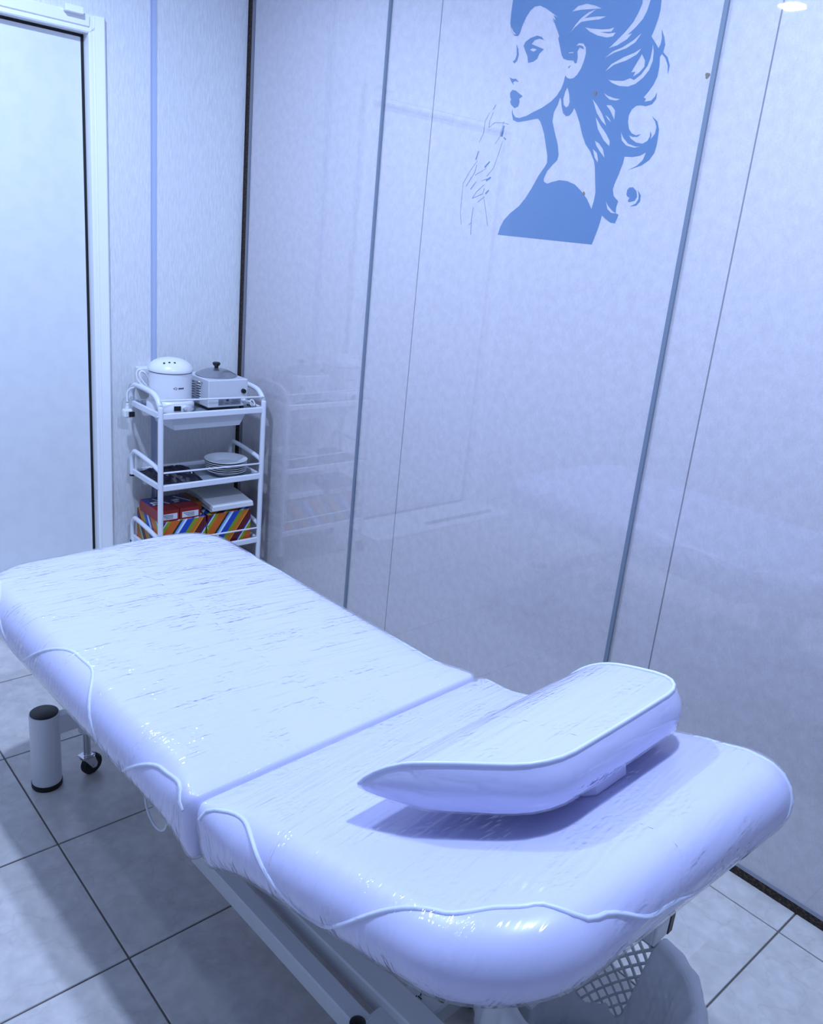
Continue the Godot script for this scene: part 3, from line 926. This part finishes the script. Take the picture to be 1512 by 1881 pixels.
func pillow_ring() -> Array:
	var out := []
	for e in pillow_edge(): out.append(Vector3(e[0], e[2] + 0.0008, e[1]))
	return out

# ---------------------------------------------------------------- trolley
const TX0 := 0.795
const TX1 := 1.234
const TZ0 := -1.15
const TZ1 := -1.405
const SHELF := [0.719, 0.440, 0.158]

func build_trolley() -> void:
	var t := thing("utility_trolley", "white enamelled three shelf trolley in the corner by the glass wall", "trolley", Vector3((TX0 + TX1) / 2, 0, (TZ0 + TZ1) / 2))
	var o := -t.position
	var st: SurfaceTool
	for x in [TX0, TX1]:
		st = mb()
		var y1 := 0.797
		tube(st, smooth_path([Vector3(x, 0.06, TZ0), Vector3(x, 0.45, TZ0), Vector3(x, 0.72, TZ0), Vector3(x, 0.755, TZ0 - 0.006), Vector3(x, 0.785, TZ0 - 0.035), Vector3(x, y1, TZ0 - 0.085), Vector3(x, y1 + 0.002, TZ1 + 0.06), Vector3(x, y1 - 0.008, TZ1 + 0.02), Vector3(x, y1 - 0.035, TZ1 + 0.002), Vector3(x, 0.735, TZ1)], 6), 0.0105, 12)
		var p := obj("side_post", st, M.trolley_enamel, t)
		p.position = o
		for k in [1, 2]:
			st = mb()
			var y: float = SHELF[k] + 0.078
			tube(st, smooth_path([Vector3(x, y - 0.012, TZ0), Vector3(x, y, TZ0 - 0.06), Vector3(x, y + 0.012, TZ1 + 0.05), Vector3(x, y + 0.005, TZ1 + 0.016), Vector3(x, y - 0.025, TZ1), Vector3(x, SHELF[k] - 0.012, TZ1)], 6), 0.0095, 10)
			p = obj("side_rail", st, M.trolley_enamel, t)
			p.position = o
			st = mb()
			lathe(st, [[0.0, -0.004], [0.0105, -0.004], [0.0105, 0.003], [0.0, 0.003]], 14)
			var c := obj("end_cap", st, M.black_plastic, p)
			c.position = Vector3(x, SHELF[k] - 0.014, TZ1)
		# feet and back uprights below the lowest shelf
		st = mb()
		rod(st, Vector3(x, 0.055, TZ1 + 0.01), Vector3(x, SHELF[2], TZ1 + 0.01), 0.0095, 10)
		p = obj("rear_leg", st, M.trolley_enamel, t)
		p.position = o
		for z in [TZ0, TZ1 + 0.01]:
			st = mb()
			lathe(st, [[0.0, -0.009], [0.022, -0.009], [0.026, -0.005], [0.026, 0.005], [0.022, 0.009], [0.0, 0.009]], 20, Transform3D(Basis(Vector3.BACK, PI / 2), Vector3(0, 0.026, 0)))
			rod(st, Vector3(0, 0.03, 0), Vector3(0, 0.062, 0), 0.005, 8)
			p = obj("wheel", st, M.black_plastic, t)
			p.position = o + Vector3(x, 0, z)
	for k in 3:
		var y: float = SHELF[k]
		st = mb()
		bx(st, Vector3((TX0 + TX1) / 2, y - 0.002, (TZ0 + TZ1) / 2), Vector3(TX1 - TX0 - 0.02, 0.003, TZ0 - TZ1 - 0.01), 0.001)
		var p := obj("shelf", st, M.shelf_sheet, t)
		p.position = o
		st = mb()
		bx(st, Vector3((TX0 + TX1) / 2, y, TZ0), Vector3(TX1 - TX0, 0.024, 0.012), 0.003)
		bx(st, Vector3((TX0 + TX1) / 2, y, TZ1), Vector3(TX1 - TX0, 0.024, 0.012), 0.003)
		for x in [TX0 + 0.004, TX1 - 0.004]:
			bx(st, Vector3(x, y, (TZ0 + TZ1) / 2), Vector3(0.012, 0.024, TZ0 - TZ1), 0.003)
		obj("rim", st, M.trolley_enamel, p)
		st = mb()
		rod(st, Vector3(TX0, y + 0.061, TZ0), Vector3(TX1, y + 0.053, TZ0), 0.0036, 8)
		var g := obj("guard_rod", st, M.trolley_enamel, t)
		g.position = o
		for x in [TX0, TX1]:
			st = mb()
			lathe(st, [[0.0, 0.0], [0.004, 0.0], [0.003, 0.002], [0.0, 0.002]], 10, Transform3D(Basis(Vector3.BACK, PI / 2 * (1 if x == TX0 else -1)), Vector3(x + (-0.0105 if x == TX0 else 0.0105), y, TZ0)))
			g = obj("screw", st, M.chrome, t)
			g.position = o
	# milky tray hung under the top shelf
	st = mb()
	tray(st, Vector3(1.012, 0.702, -1.275), Vector2(0.315, 0.19), Vector2(0.280, 0.160), 0.050)
	var tr := obj("hanging_tray", st, M.milky_plastic, t, "shallow milky white plastic tray under the top shelf")
	tr.position = o
	st = mb()
	bx(st, Vector3(1.185, 0.702, -1.19), Vector3(0.035, 0.012, 0.02), 0.002)
	var cl := obj("clip", st, M.shelf_sheet, t)
	cl.position = o

func tray(st: SurfaceTool, top: Vector3, a: Vector2, b: Vector2, depth: float) -> void:
	st.set_smooth_group(-1)
	var w := 0.0025
	var lo := top - Vector3(0, depth, 0)
	var ring := func(c: Vector3, s: Vector2) -> Array:
		return [c + Vector3(-s.x / 2, 0, -s.y / 2), c + Vector3(s.x / 2, 0, -s.y / 2), c + Vector3(s.x / 2, 0, s.y / 2), c + Vector3(-s.x / 2, 0, s.y / 2)]
	var o0: Array = ring.call(top, a)
	var o1: Array = ring.call(lo, b)
	var i0: Array = ring.call(top, a - Vector2(w, w) * 2)
	var i1: Array = ring.call(lo + Vector3(0, w, 0), b - Vector2(w, w) * 2)
	var mid := (top + lo) / 2
	for k in 4:
		var j := (k + 1) % 4
		face_out(st, [o0[k], o0[j], o1[j], o1[k]], mid)
		face_out(st, [i0[k], i0[j], i1[j], i1[k]], mid + (i0[k] + i0[j] - top * 2) * 3)
		face_out(st, [o0[k], o0[j], i0[j], i0[k]], lo)
	face_out(st, [o1[0], o1[1], o1[2], o1[3]], top)
	face_out(st, [i1[0], i1[1], i1[2], i1[3]], lo - Vector3(0, 1, 0))

# ---------------------------------------------------------------- things on the trolley
func build_trolley_things() -> void:
	var y0: float = SHELF[0] + 0.0
	var st: SurfaceTool
	# round wax warmer
	var t := thing("wax_warmer", "round white wax warmer with domed lid and digital display on the trolley", "wax warmer", Vector3(0.887, y0, -1.262), -0.36)
	st = mb()
	lathe(st, [[0.0, 0.0], [0.080, 0.0], [0.088, 0.004], [0.089, 0.030], [0.084, 0.040], [0.079, 0.044]], 44)
	obj("base", st, M.white_plastic, t)
	st = mb()
	lathe(st, [[0.079, 0.044], [0.079, 0.120], [0.080, 0.148]], 44)
	obj("body", st, M.white_plastic, t)
	st = mb()
	lathe(st, [[0.079, 0.146], [0.0785, 0.150]], 40)
	obj("lid_gap", st, M.dark_gap, t)
	st = mb()
	lathe(st, [[0.080, 0.150], [0.0835, 0.152], [0.084, 0.157], [0.082, 0.164], [0.075, 0.176], [0.061, 0.187], [0.043, 0.195], [0.020, 0.1995], [0.0, 0.200]], 44)
	var lid := obj("lid", st, M.white_plastic, t)
	for k in 3:
		st = mb()
		lathe(st, [[0.0, -0.001], [0.004, -0.001], [0.004, 0.0012], [0.0, 0.0012]], 12, Transform3D(Basis(Vector3.RIGHT, 0.65), Vector3(-0.028 + 0.019 * k, [0.1865, 0.1892, 0.1888][k], 0.056)))
		obj("vent_hole", st, M.dark_gap, lid)
	st = mb()
	bx(st, Vector3(0.018, 0.022, 0.0868), Vector3(0.026, 0.018, 0.006), 0.001, Basis(Vector3.UP, 0.20))
	var sc := obj("display", st, M.black_plastic, t, "small black digital display")
	st = mb()
	for k in 3:
		bx(st, Vector3(0.0115 + 0.0065 * k, 0.022, 0.0905 - 0.0013 * k), Vector3(0.0008, 0.009, 0.0006), 0.0, Basis(Vector3.UP, 0.2))
		bx(st, Vector3(0.0145 + 0.0065 * k, 0.022, 0.0899 - 0.0013 * k), Vector3(0.0008, 0.009, 0.0006), 0.0, Basis(Vector3.UP, 0.2))
	obj("digits", st, M.dark_gap, sc)
	st = mb()
	lathe(st, [[0.009, 0.0], [0.0085, 0.009], [0.006, 0.011], [0.0, 0.0115]], 20, Transform3D(Basis(Vector3.UP, 0.52) * Basis(Vector3.RIGHT, PI / 2), Vector3(0.045, 0.022, 0.0755)))
	obj("dial", st, M.white_plastic, t)
	# maker's mark: a small sun and a slanted word, too small to read
	st = mb()
	var bend := func(x: float, y: float, w: float, h: float, lean: float):
		var a := x / 0.080
		bx(st, Vector3(sin(a) * 0.0798, y, cos(a) * 0.0798), Vector3(w, h, 0.0008), 0.0, Basis(Vector3.UP, a) * Basis(Vector3.BACK, lean))
	for k in 8:
		var a := TAU * k / 8
		bend.call(0.012 + cos(a) * 0.0048, 0.096 + sin(a) * 0.0040, 0.0022, 0.0016, a)
	bend.call(0.004, 0.096, 0.004, 0.0009, 0.0)
	for k in 6:
		bend.call(0.0235 + 0.0037 * k, 0.0960 + 0.0006 * (k % 2), 0.0022, 0.0052 if k in [1, 5] else 0.0040, -0.3)
		bend.call(0.0252 + 0.0037 * k, 0.0946, 0.0022, 0.0014, 0.0)
	obj("printed_mark", st, M.ink, t, "small dark printed maker's mark")

	# square wax heater
	t = thing("wax_heater", "white square wax heater with louvred side and steel lid", "wax heater", Vector3(1.090, y0, -1.275), 0.0)
	st = mb()
	bx(st, Vector3(0, 0.068, 0), Vector3(0.172, 0.108, 0.19), 0.003)
	obj("case", st, M.white_enamel, t)
	for x in [-0.07, 0.07]:
		for z in [-0.078, 0.078]:
			st = mb()
			lathe(st, [[0.0, 0.0], [0.008, 0.0], [0.010, 0.014], [0.0, 0.014]], 14)
			var f := obj("foot", st, M.black_rubber, t)
			f.position = Vector3(x, 0, z)
	for r in 2:
		for k in 7:
			st = mb()
			bx(st, Vector3(-0.0865, 0.040 + 0.010 * k, -0.035 + 0.05 * r), Vector3(0.004, 0.0035, 0.034), 0.001, Basis(Vector3.BACK, 0.6) * Basis(Vector3.RIGHT, -0.12))
			obj("louvre", st, M.trolley_enamel, t)
			st = mb()
			bx(st, Vector3(-0.0862, 0.0365 + 0.010 * k, -0.035 + 0.05 * r), Vector3(0.0008, 0.0022, 0.034), 0.0, Basis(Vector3.RIGHT, -0.12))
			obj("slot", st, M.dark_gap, t)
	st = mb()
	tube(st, smooth_path([Vector3(-0.086, 0.111, -0.05), Vector3(-0.102, 0.110, -0.045), Vector3(-0.104, 0.109, 0.0), Vector3(-0.102, 0.108, 0.04), Vector3(-0.086, 0.108, 0.045)], 5), 0.0028, 8)
	obj("carry_handle", st, M.chrome, t)
	st = mb()
	lathe(st, [[0.078, 0.122], [0.082, 0.123], [0.082, 0.125], [0.079, 0.128], [0.072, 0.130], [0.060, 0.138], [0.040, 0.146], [0.016, 0.150], [0.0, 0.151]], 40, Transform3D(Basis(), Vector3(0, 0, -0.005)))
	var ld := obj("lid", st, M.brushed_lid, t, "domed steel lid")
	st = mb()
	lathe(st, [[0.008, 0.149], [0.008, 0.158], [0.014, 0.164], [0.016, 0.170], [0.012, 0.174], [0.0, 0.176]], 20, Transform3D(Basis(), Vector3(0, 0, -0.005)))
	obj("knob", st, M.black_plastic, ld, "black lid knob")
	st = mb()
	lathe(st, [[0.0095, 0.0], [0.0085, 0.012], [0.0, 0.013]], 18, Transform3D(Basis(Vector3.RIGHT, PI / 2), Vector3(0.065, 0.075, 0.094)))
	obj("thermostat_knob", st, M.black_plastic, t, "black thermostat knob")
	st = mb()
	bx(st, Vector3(0.006, 0.036, 0.0955), Vector3(0.098, 0.028, 0.0012), 0.0003)
	var np := obj("name_plate", st, M.grey_plate, t, "grey metal rating plate")
	st = mb()
	bx(st, Vector3(-0.004, 0.042, 0.0964), Vector3(0.012, 0.008, 0.0006))
	bx(st, Vector3(-0.006, 0.029, 0.0964), Vector3(0.016, 0.002, 0.0006))
	for k in 5:
		bx(st, Vector3(0.030, 0.046 - 0.005 * k, 0.0964), Vector3(0.038 - 0.006 * (k % 3), 0.0011, 0.0006))
		bx(st, Vector3(-0.031, 0.046 - 0.005 * k, 0.0964), Vector3(0.018 - 0.004 * (k % 2), 0.0009, 0.0006))
	obj("print", st, M.dark_gap, np)
	st = mb()
	lathe(st, [[0.009, 0.0], [0.008, 0.010], [0.0045, 0.013], [0.004, 0.026], [0.0, 0.026]], 16, Transform3D(Basis(Vector3.RIGHT, PI / 2), Vector3(0.066, 0.040, 0.095)))
	obj("cable_gland", st, M.white_plastic, t)
	st = mb()
	tube(st, smooth_path([Vector3(0.066, 0.040, 0.118), Vector3(0.082, 0.036, 0.122), Vector3(0.098, 0.020, 0.116), Vector3(0.112, 0.012, 0.10), Vector3(0.126, 0.018, 0.085), Vector3(0.120, 0.032, 0.075), Vector3(0.106, 0.026, 0.08), Vector3(0.110, 0.010, 0.092), Vector3(0.128, 0.006, 0.07), Vector3(0.13, 0.006, 0.0)], 6), 0.0034, 8)
	obj("cord", st, M.white_plastic, t)

	# socket, cord and plug on the wall side
	t = thing("wall_socket", "white surface mounted socket box on the wall behind the wax warmer", "socket", Vector3(0.872, 0.815, WALL_Z))
	st = mb()
	bx(st, Vector3(0, 0, 0.022), Vector3(0.086, 0.080, 0.044), 0.004)
	obj("box", st, M.white_plastic, t)
	st = mb()
	bx(st, Vector3(0.018, 0.0, 0.045), Vector3(0.016, 0.022, 0.006), 0.002)
	obj("rocker", st, M.black_plastic, t)
	t = thing("power_cord", "looped white power cord hanging over the trolley side rail", "cord", Vector3(0.805, y0 - 0.022, -1.33))
	st = mb()
	tube(st, smooth_path([Vector3(-0.040, 0.035, -0.045), Vector3(-0.035, 0.075, -0.050), Vector3(-0.012, 0.094, -0.03), Vector3(0.020, 0.100, 0.0), Vector3(0.018, 0.125, 0.005), Vector3(0.000, 0.160, 0.0), Vector3(-0.012, 0.165, -0.005), Vector3(-0.020, 0.150, -0.005), Vector3(-0.016, 0.125, 0.0), Vector3(0.005, 0.104, 0.01), Vector3(0.028, 0.098, 0.02), Vector3(0.026, 0.120, 0.015), Vector3(0.008, 0.155, 0.008), Vector3(-0.006, 0.158, 0.0), Vector3(-0.010, 0.140, 0.004), Vector3(0.010, 0.108, 0.012), Vector3(0.032, 0.092, 0.02), Vector3(0.046, 0.100, 0.022), Vector3(0.048, 0.080, 0.02), Vector3(0.035, 0.050, 0.02), Vector3(0.02, 0.020, 0.03), Vector3(0.03, 0.008, 0.05)], 5), 0.0034, 7)
	obj("cable", st, M.white_plastic, t)
	st = mb()
	lathe(st, [[0.0042, 0.030], [0.0065, 0.026], [0.006, 0.020], [0.008, 0.014], [0.009, 0.006]], 12, Transform3D(Basis(), Vector3(-0.040, 0.0, -0.045)))
	bx(st, Vector3(-0.040, -0.010, -0.045), Vector3(0.036, 0.034, 0.030), 0.006)
	var pg := obj("plug", st, M.white_plastic, t)
	st = mb()
	bx(st, Vector3(-0.030, -0.012, -0.028), Vector3(0.022, 0.020, 0.008), 0.001)
	obj("pin_cover", st, M.black_plastic, pg)

	# middle shelf: navy pouch and plates
	var y1: float = SHELF[1] + 0.0
	t = thing("foil_pouch", "crumpled navy foil pouch with white print on the middle shelf", "pouch", Vector3(0.905, y1, -1.285), -0.12)
	st = mb()
	pouch(st, 0.195, 0.19, 0.034)
	obj("bag", st, M.navy_pouch, t)
	st = mb()
	tube(st, smooth_path([Vector3(0.058, 0.021, 0.055), Vector3(0.066, 0.022, 0.048), Vector3(0.064, 0.026, 0.038), Vector3(0.054, 0.027, 0.040)], 4), 0.0022, 6)
	obj("printed_sign", st, M.white_print, t)
	st = mb()
	bx(st, Vector3(-0.055, 0.030, 0.038), Vector3(0.016, 0.0008, 0.006), 0.0, Basis(Vector3.RIGHT, 0.4))
	obj("printed_sign", st, M.white_print, t)
	st = mb()
	bx(st, Vector3(-0.02, 0.0395, -0.02), Vector3(0.055, 0.0008, 0.012), 0.0, Basis(Vector3.UP, 0.15))
	obj("print", st, M.white_print, t)
	for k in 6:
		var pt := thing("plate", "%s of six white disposable plates stacked on the middle shelf" % ["lowest", "second from below", "third from below", "third from the top", "second from the top", "topmost"][k], "plate", Vector3(1.118 + 0.001 * (k % 2), y1 + 0.002 + 0.0085 * k, -1.232 - 0.001 * k), 0.0, "stacked disposable plates")
		st = mb()
		lathe(st, [[0.0, 0.0], [0.050, 0.0], [0.058, 0.008], [0.072 + 0.001 * k, 0.018], [0.082 + 0.001 * k, 0.020], [0.082 + 0.001 * k, 0.0212], [0.071 + 0.001 * k, 0.0195], [0.056, 0.0095], [0.048, 0.0015], [0.0, 0.0015]], 36)
		obj("dish", st, M.white_plastic, pt)

	# lowest shelf: striped boxes, red boxes, folded pad
	var y2: float = SHELF[2] + 0.0
	var bl := box("striped_box", Vector3(0.805, y2, -1.385), Vector3(1.000, y2 + 0.135, -1.172), M.striped_card, self, 0.002)
	tag(bl, "striped cardboard box under the red cartons on the lowest shelf", "box", "striped boxes on the lowest shelf")
	var br := box("striped_box", Vector3(1.006, y2, -1.385), Vector3(1.205, y2 + 0.138, -1.168), M.striped_card, self, 0.002)
	tag(br, "striped cardboard box under the folded white pad on the lowest shelf", "box", "striped boxes on the lowest shelf")
	for k in 2:
		t = thing("carton", ["flat red carton on the striped box, nearer the door", "flat red carton on the striped box, nearer the glass wall"][k], "carton", Vector3(0.843 + 0.090 * k, y2 + 0.135, -1.262), 0.0, "red and blue cartons on the lowest shelf")
		st = mb()
		bx(st, Vector3(0, 0.0225, 0), Vector3(0.087, 0.045, 0.170), 0.0012)
		obj("body", st, M.red_card, t)
		st = mb()
		bx(st, Vector3(0, 0.0452, -0.035), Vector3(0.0855, 0.0008, 0.097))
		obj("top_panel", st, M.blue_card, t, "dark blue printed panel")
		st = mb()
		bx(st, Vector3(0.0, 0.018, 0.0853), Vector3(0.070, 0.024, 0.0008))
		obj("label", st, M.white_print, t, "white printed label")
		st = mb()
		for r in 3:
			bx(st, Vector3(-0.006 + 0.004 * r, 0.024 - 0.006 * r, 0.0860), Vector3(0.046 - 0.008 * r, 0.0018, 0.0006))
		obj("print", st, M.blue_card, t)
		st = mb()
		bx(st, Vector3(-0.012, 0.0458, -0.02), Vector3(0.030, 0.0008, 0.018), 0.0, Basis(Vector3.UP, 0.3))
		bx(st, Vector3(-0.018, 0.0458, 0.002), Vector3(0.022, 0.0008, 0.010), 0.0, Basis(Vector3.UP, 0.3))
		bx(st, Vector3(0.018, 0.0458, -0.025), Vector3(0.007, 0.0008, 0.085), 0.0, Basis(Vector3.UP, 0.45))
		obj("picture", st, M.white_print, t)
	var oc := box("flat_box", Vector3(0.982, y2 + 0.139, -1.378), Vector3(1.014, y2 + 0.172, -1.235), M.ochre_card, self, 0.001)
	tag(oc, "narrow ochre cardboard box between the red cartons and the folded white pad", "box")
	t = thing("folded_pad", "folded white paper pad lying on the striped box", "pad", Vector3(1.113, y2 + 0.140, -1.262), 0.0)
	for k in 4:
		st = mb()
		sheet(st, 0.19 - 0.002 * k, 0.215, 0.034 + 0.004 * k, 0.004 + 0.004 * k)
		obj("fold", st, M.paper_white, t)

# crumpled flat pouch
func pouch(st: SurfaceTool, w: float, d: float, h: float) -> void:
	var nz := noise(81, 1.0, 2)
	var top := []
	var low := []
	var n := 14
	for i in n + 1:
		var a := []
		var b := []
		for j in n + 1:
			var u := float(i) / n * 2 - 1
			var v := float(j) / n * 2 - 1
			var e: float = pow((1.0 - pow(absf(u), 3.0)) * (1.0 - pow(absf(v), 3.0)), 0.6)
			var x := u * w / 2 * (1.0 + 0.06 * nz.get_noise_2d(v * 3.0, 7.0))
			var z := v * d / 2 * (1.0 + 0.06 * nz.get_noise_2d(u * 3.0, 3.0))
			a.append(Vector3(x, 0.002 + e * h * (0.75 + 0.5 * nz.get_noise_2d(u * 5.0, v * 5.0)) , z))
			b.append(Vector3(x, 0.001, z))
		top.append(a)
		low.append(b)
	st.set_smooth_group(-1)
	for i in n:
		for j in n:
			face_out(st, [top[i][j], top[i + 1][j], top[i + 1][j + 1], top[i][j + 1]], Vector3(top[i][j].x, -1, top[i][j].z))
			face_out(st, [low[i][j], low[i + 1][j], low[i + 1][j + 1], low[i][j + 1]], Vector3(low[i][j].x, 1, low[i][j].z))

# soft sheet: flat at the back, drooping over a rounded front fold
func sheet(st: SurfaceTool, w: float, d: float, y: float, drop: float) -> void:
	var run := []
	for k in 11:
		var f := k / 10.0
		run.append(Vector2(lerp(-d / 2, d / 2 - 0.01, f), y + 0.003 * sin(f * 5.0) - 0.010 * f * f))
	for k in range(1, 6):
		var a := PI * k / 5.0
		run.append(Vector2(d / 2 - 0.01 + 0.007 * sin(a), y - 0.010 - 0.007 + 0.007 * cos(a)))
	run.append(Vector2(0.0, y - 0.020))
	st.set_smooth_group(1)
	var th := 0.0014
	for k in run.size() - 1:
		var p: Vector2 = run[k]
		var q: Vector2 = run[k + 1]
		var m := Vector3(0, (p.y + q.y) / 2, (p.x + q.x) / 2)
		var dn := Vector2(q.y - p.y, -(q.x - p.x)).normalized()
		var inner := m + Vector3(0, dn.y, dn.x)
		face_out(st, [Vector3(-w / 2, p.y, p.x), Vector3(w / 2, p.y, p.x), Vector3(w / 2, q.y, q.x), Vector3(-w / 2, q.y, q.x)], inner)

# ---------------------------------------------------------------- bin
func build_bin() -> void:
	var t := thing("waste_basket", "white lattice waste basket lined with a white bag under the couch", "bin", Vector3(0.503, 0, 1.140))
	var H := 0.270
	var rad := func(y: float) -> float: return lerp(0.130, 0.166, y / H)
	var st := mb()
	var bars := 36
	for s in [-1, 1]:
		for k in bars:
			var pts := PackedVector3Array()
			for i in 11:
				var y: float = lerp(0.03, H - 0.02, i / 10.0)
				var a: float = TAU * k / bars + s * 1.35 * i / 10.0
				pts.append(Vector3(cos(a) * rad.call(y), y, sin(a) * rad.call(y)))
			tube(st, pts, 0.0032, 4, false)
	obj("lattice", st, M.bin_plastic, t)
	st = mb()
	lathe(st, [[0.0, 0.0], [0.128, 0.0], [0.135, 0.035], [0.131, 0.035], [0.125, 0.004], [0.0, 0.004]], 36)
	obj("base", st, M.bin_plastic, t)
	st = mb()
	lathe(st, [[0.163, H - 0.024], [0.169, H - 0.022], [0.172, H], [0.166, H + 0.003], [0.161, H - 0.002]], 40)
	obj("rim", st, M.bin_plastic, t)
	# bag: down inside, over the rim and out into a pleated skirt
	var nz := noise(91, 1.0, 2)
	var seg := 150
	var rows := []
	var prof := [[0.104, 0.03, 0.2], [0.120, 0.09, 0.7], [0.131, 0.16, 0.9], [0.142, 0.225, 0.8], [0.157, 0.268, 0.4], [0.172, 0.278, 0.5], [0.183, 0.273, 0.5], [0.190, 0.245, 0.7], [0.193, 0.20, 0.9], [0.193, 0.15, 1.0]]
	for k in prof.size():
		var ring := []
		for i in seg:
			var a := TAU * i / seg
			var f: float = prof[k][2]
			var pleat := sin(a * 17.0 + 3.0 * sin(a * 2.0)) * 0.5 + sin(a * 31.0 + 1.3) * 0.3
			var r: float = prof[k][0] + f * (0.008 * pleat + 0.008 * nz.get_noise_2d(cos(a) * 2.0, sin(a) * 2.0 + k * 0.05))
			var y: float = prof[k][1]
			# towards the couch the bag has slipped down inside and shows the lattice
			var slip := smoothstep(0.40, 0.55, cos(a + 1.0))
			if k <= 4: r = lerp(r, minf(r, 0.121), slip)
			if k <= 4: y = lerp(y, y * 0.34 + 0.012 * nz.get_noise_2d(a * 4.0, 2.0), slip)
			if k >= 5:
				y = lerp(y, 0.098 + 0.02 * nz.get_noise_2d(a * 5.0, 8.0), slip)
				r = lerp(r, 0.121, slip)
			ring.append(Vector3(cos(a) * r, y, sin(a) * r))
		rows.append(ring)
	st = mb()
	st.set_smooth_group(1)
	for k in rows.size() - 1:
		for i in seg:
			var j := (i + 1) % seg
			var c: Vector3 = Vector3(0, rows[k][i].y, 0) if k >= 5 else rows[k][i] * Vector3(3, 1, 3)
			face_out(st, [rows[k][i], rows[k][j], rows[k + 1][j], rows[k + 1][i]], c)
	obj("bag", st, M.bag_film, t, "thin white plastic bag folded over the rim")

# ---------------------------------------------------------------- scene
const LIGHT := Color(0.73, 0.825, 1.0)

func _ready() -> void:
	var cam := Camera3D.new()
	cam.name = "camera"
	add_child(cam)
	cam.basis = Basis(Vector3.UP, -0.7596) * Basis(Vector3.RIGHT, -0.3056) * Basis(Vector3.BACK, 0.1014)
	cam.position = Vector3(-0.5396, 1.4483, 1.6840)
	cam.near = 0.05
	cam.far = 30.0
	cam.set_frustum(2.0 * 0.05 * 940.5 / 1517.59, Vector2(-15.27, -26.28) / 1517.59 * 0.05, 0.05, 30.0)
	cam.current = true
	var we := WorldEnvironment.new()
	we.name = "environment"
	var env := Environment.new()
	env.background_mode = Environment.BG_COLOR
	env.background_color = Color(0, 0, 0)
	env.tonemap_mode = Environment.TONE_MAPPER_LINEAR
	env.tonemap_exposure = 1.0
	env.sdfgi_enabled = true
	env.ssao_enabled = true
	env.ssil_enabled = true
	we.environment = env
	add_child(we)
	make_materials()
	downlight(Vector3(0.12, CEIL, -0.50), 3.7, "recessed downlight in the ceiling above the foot of the couch")
	downlight(Vector3(0.42, CEIL, 1.02), 3.6, "recessed downlight in the ceiling above the head of the couch")
	downlight(Vector3(-0.522, CEIL, -0.235), 0.45, "recessed downlight whose round reflection shows in the glass wall")
	build_room()
	build_couch()
	build_trolley()
	build_trolley_things()
	build_bin()
	build_art()
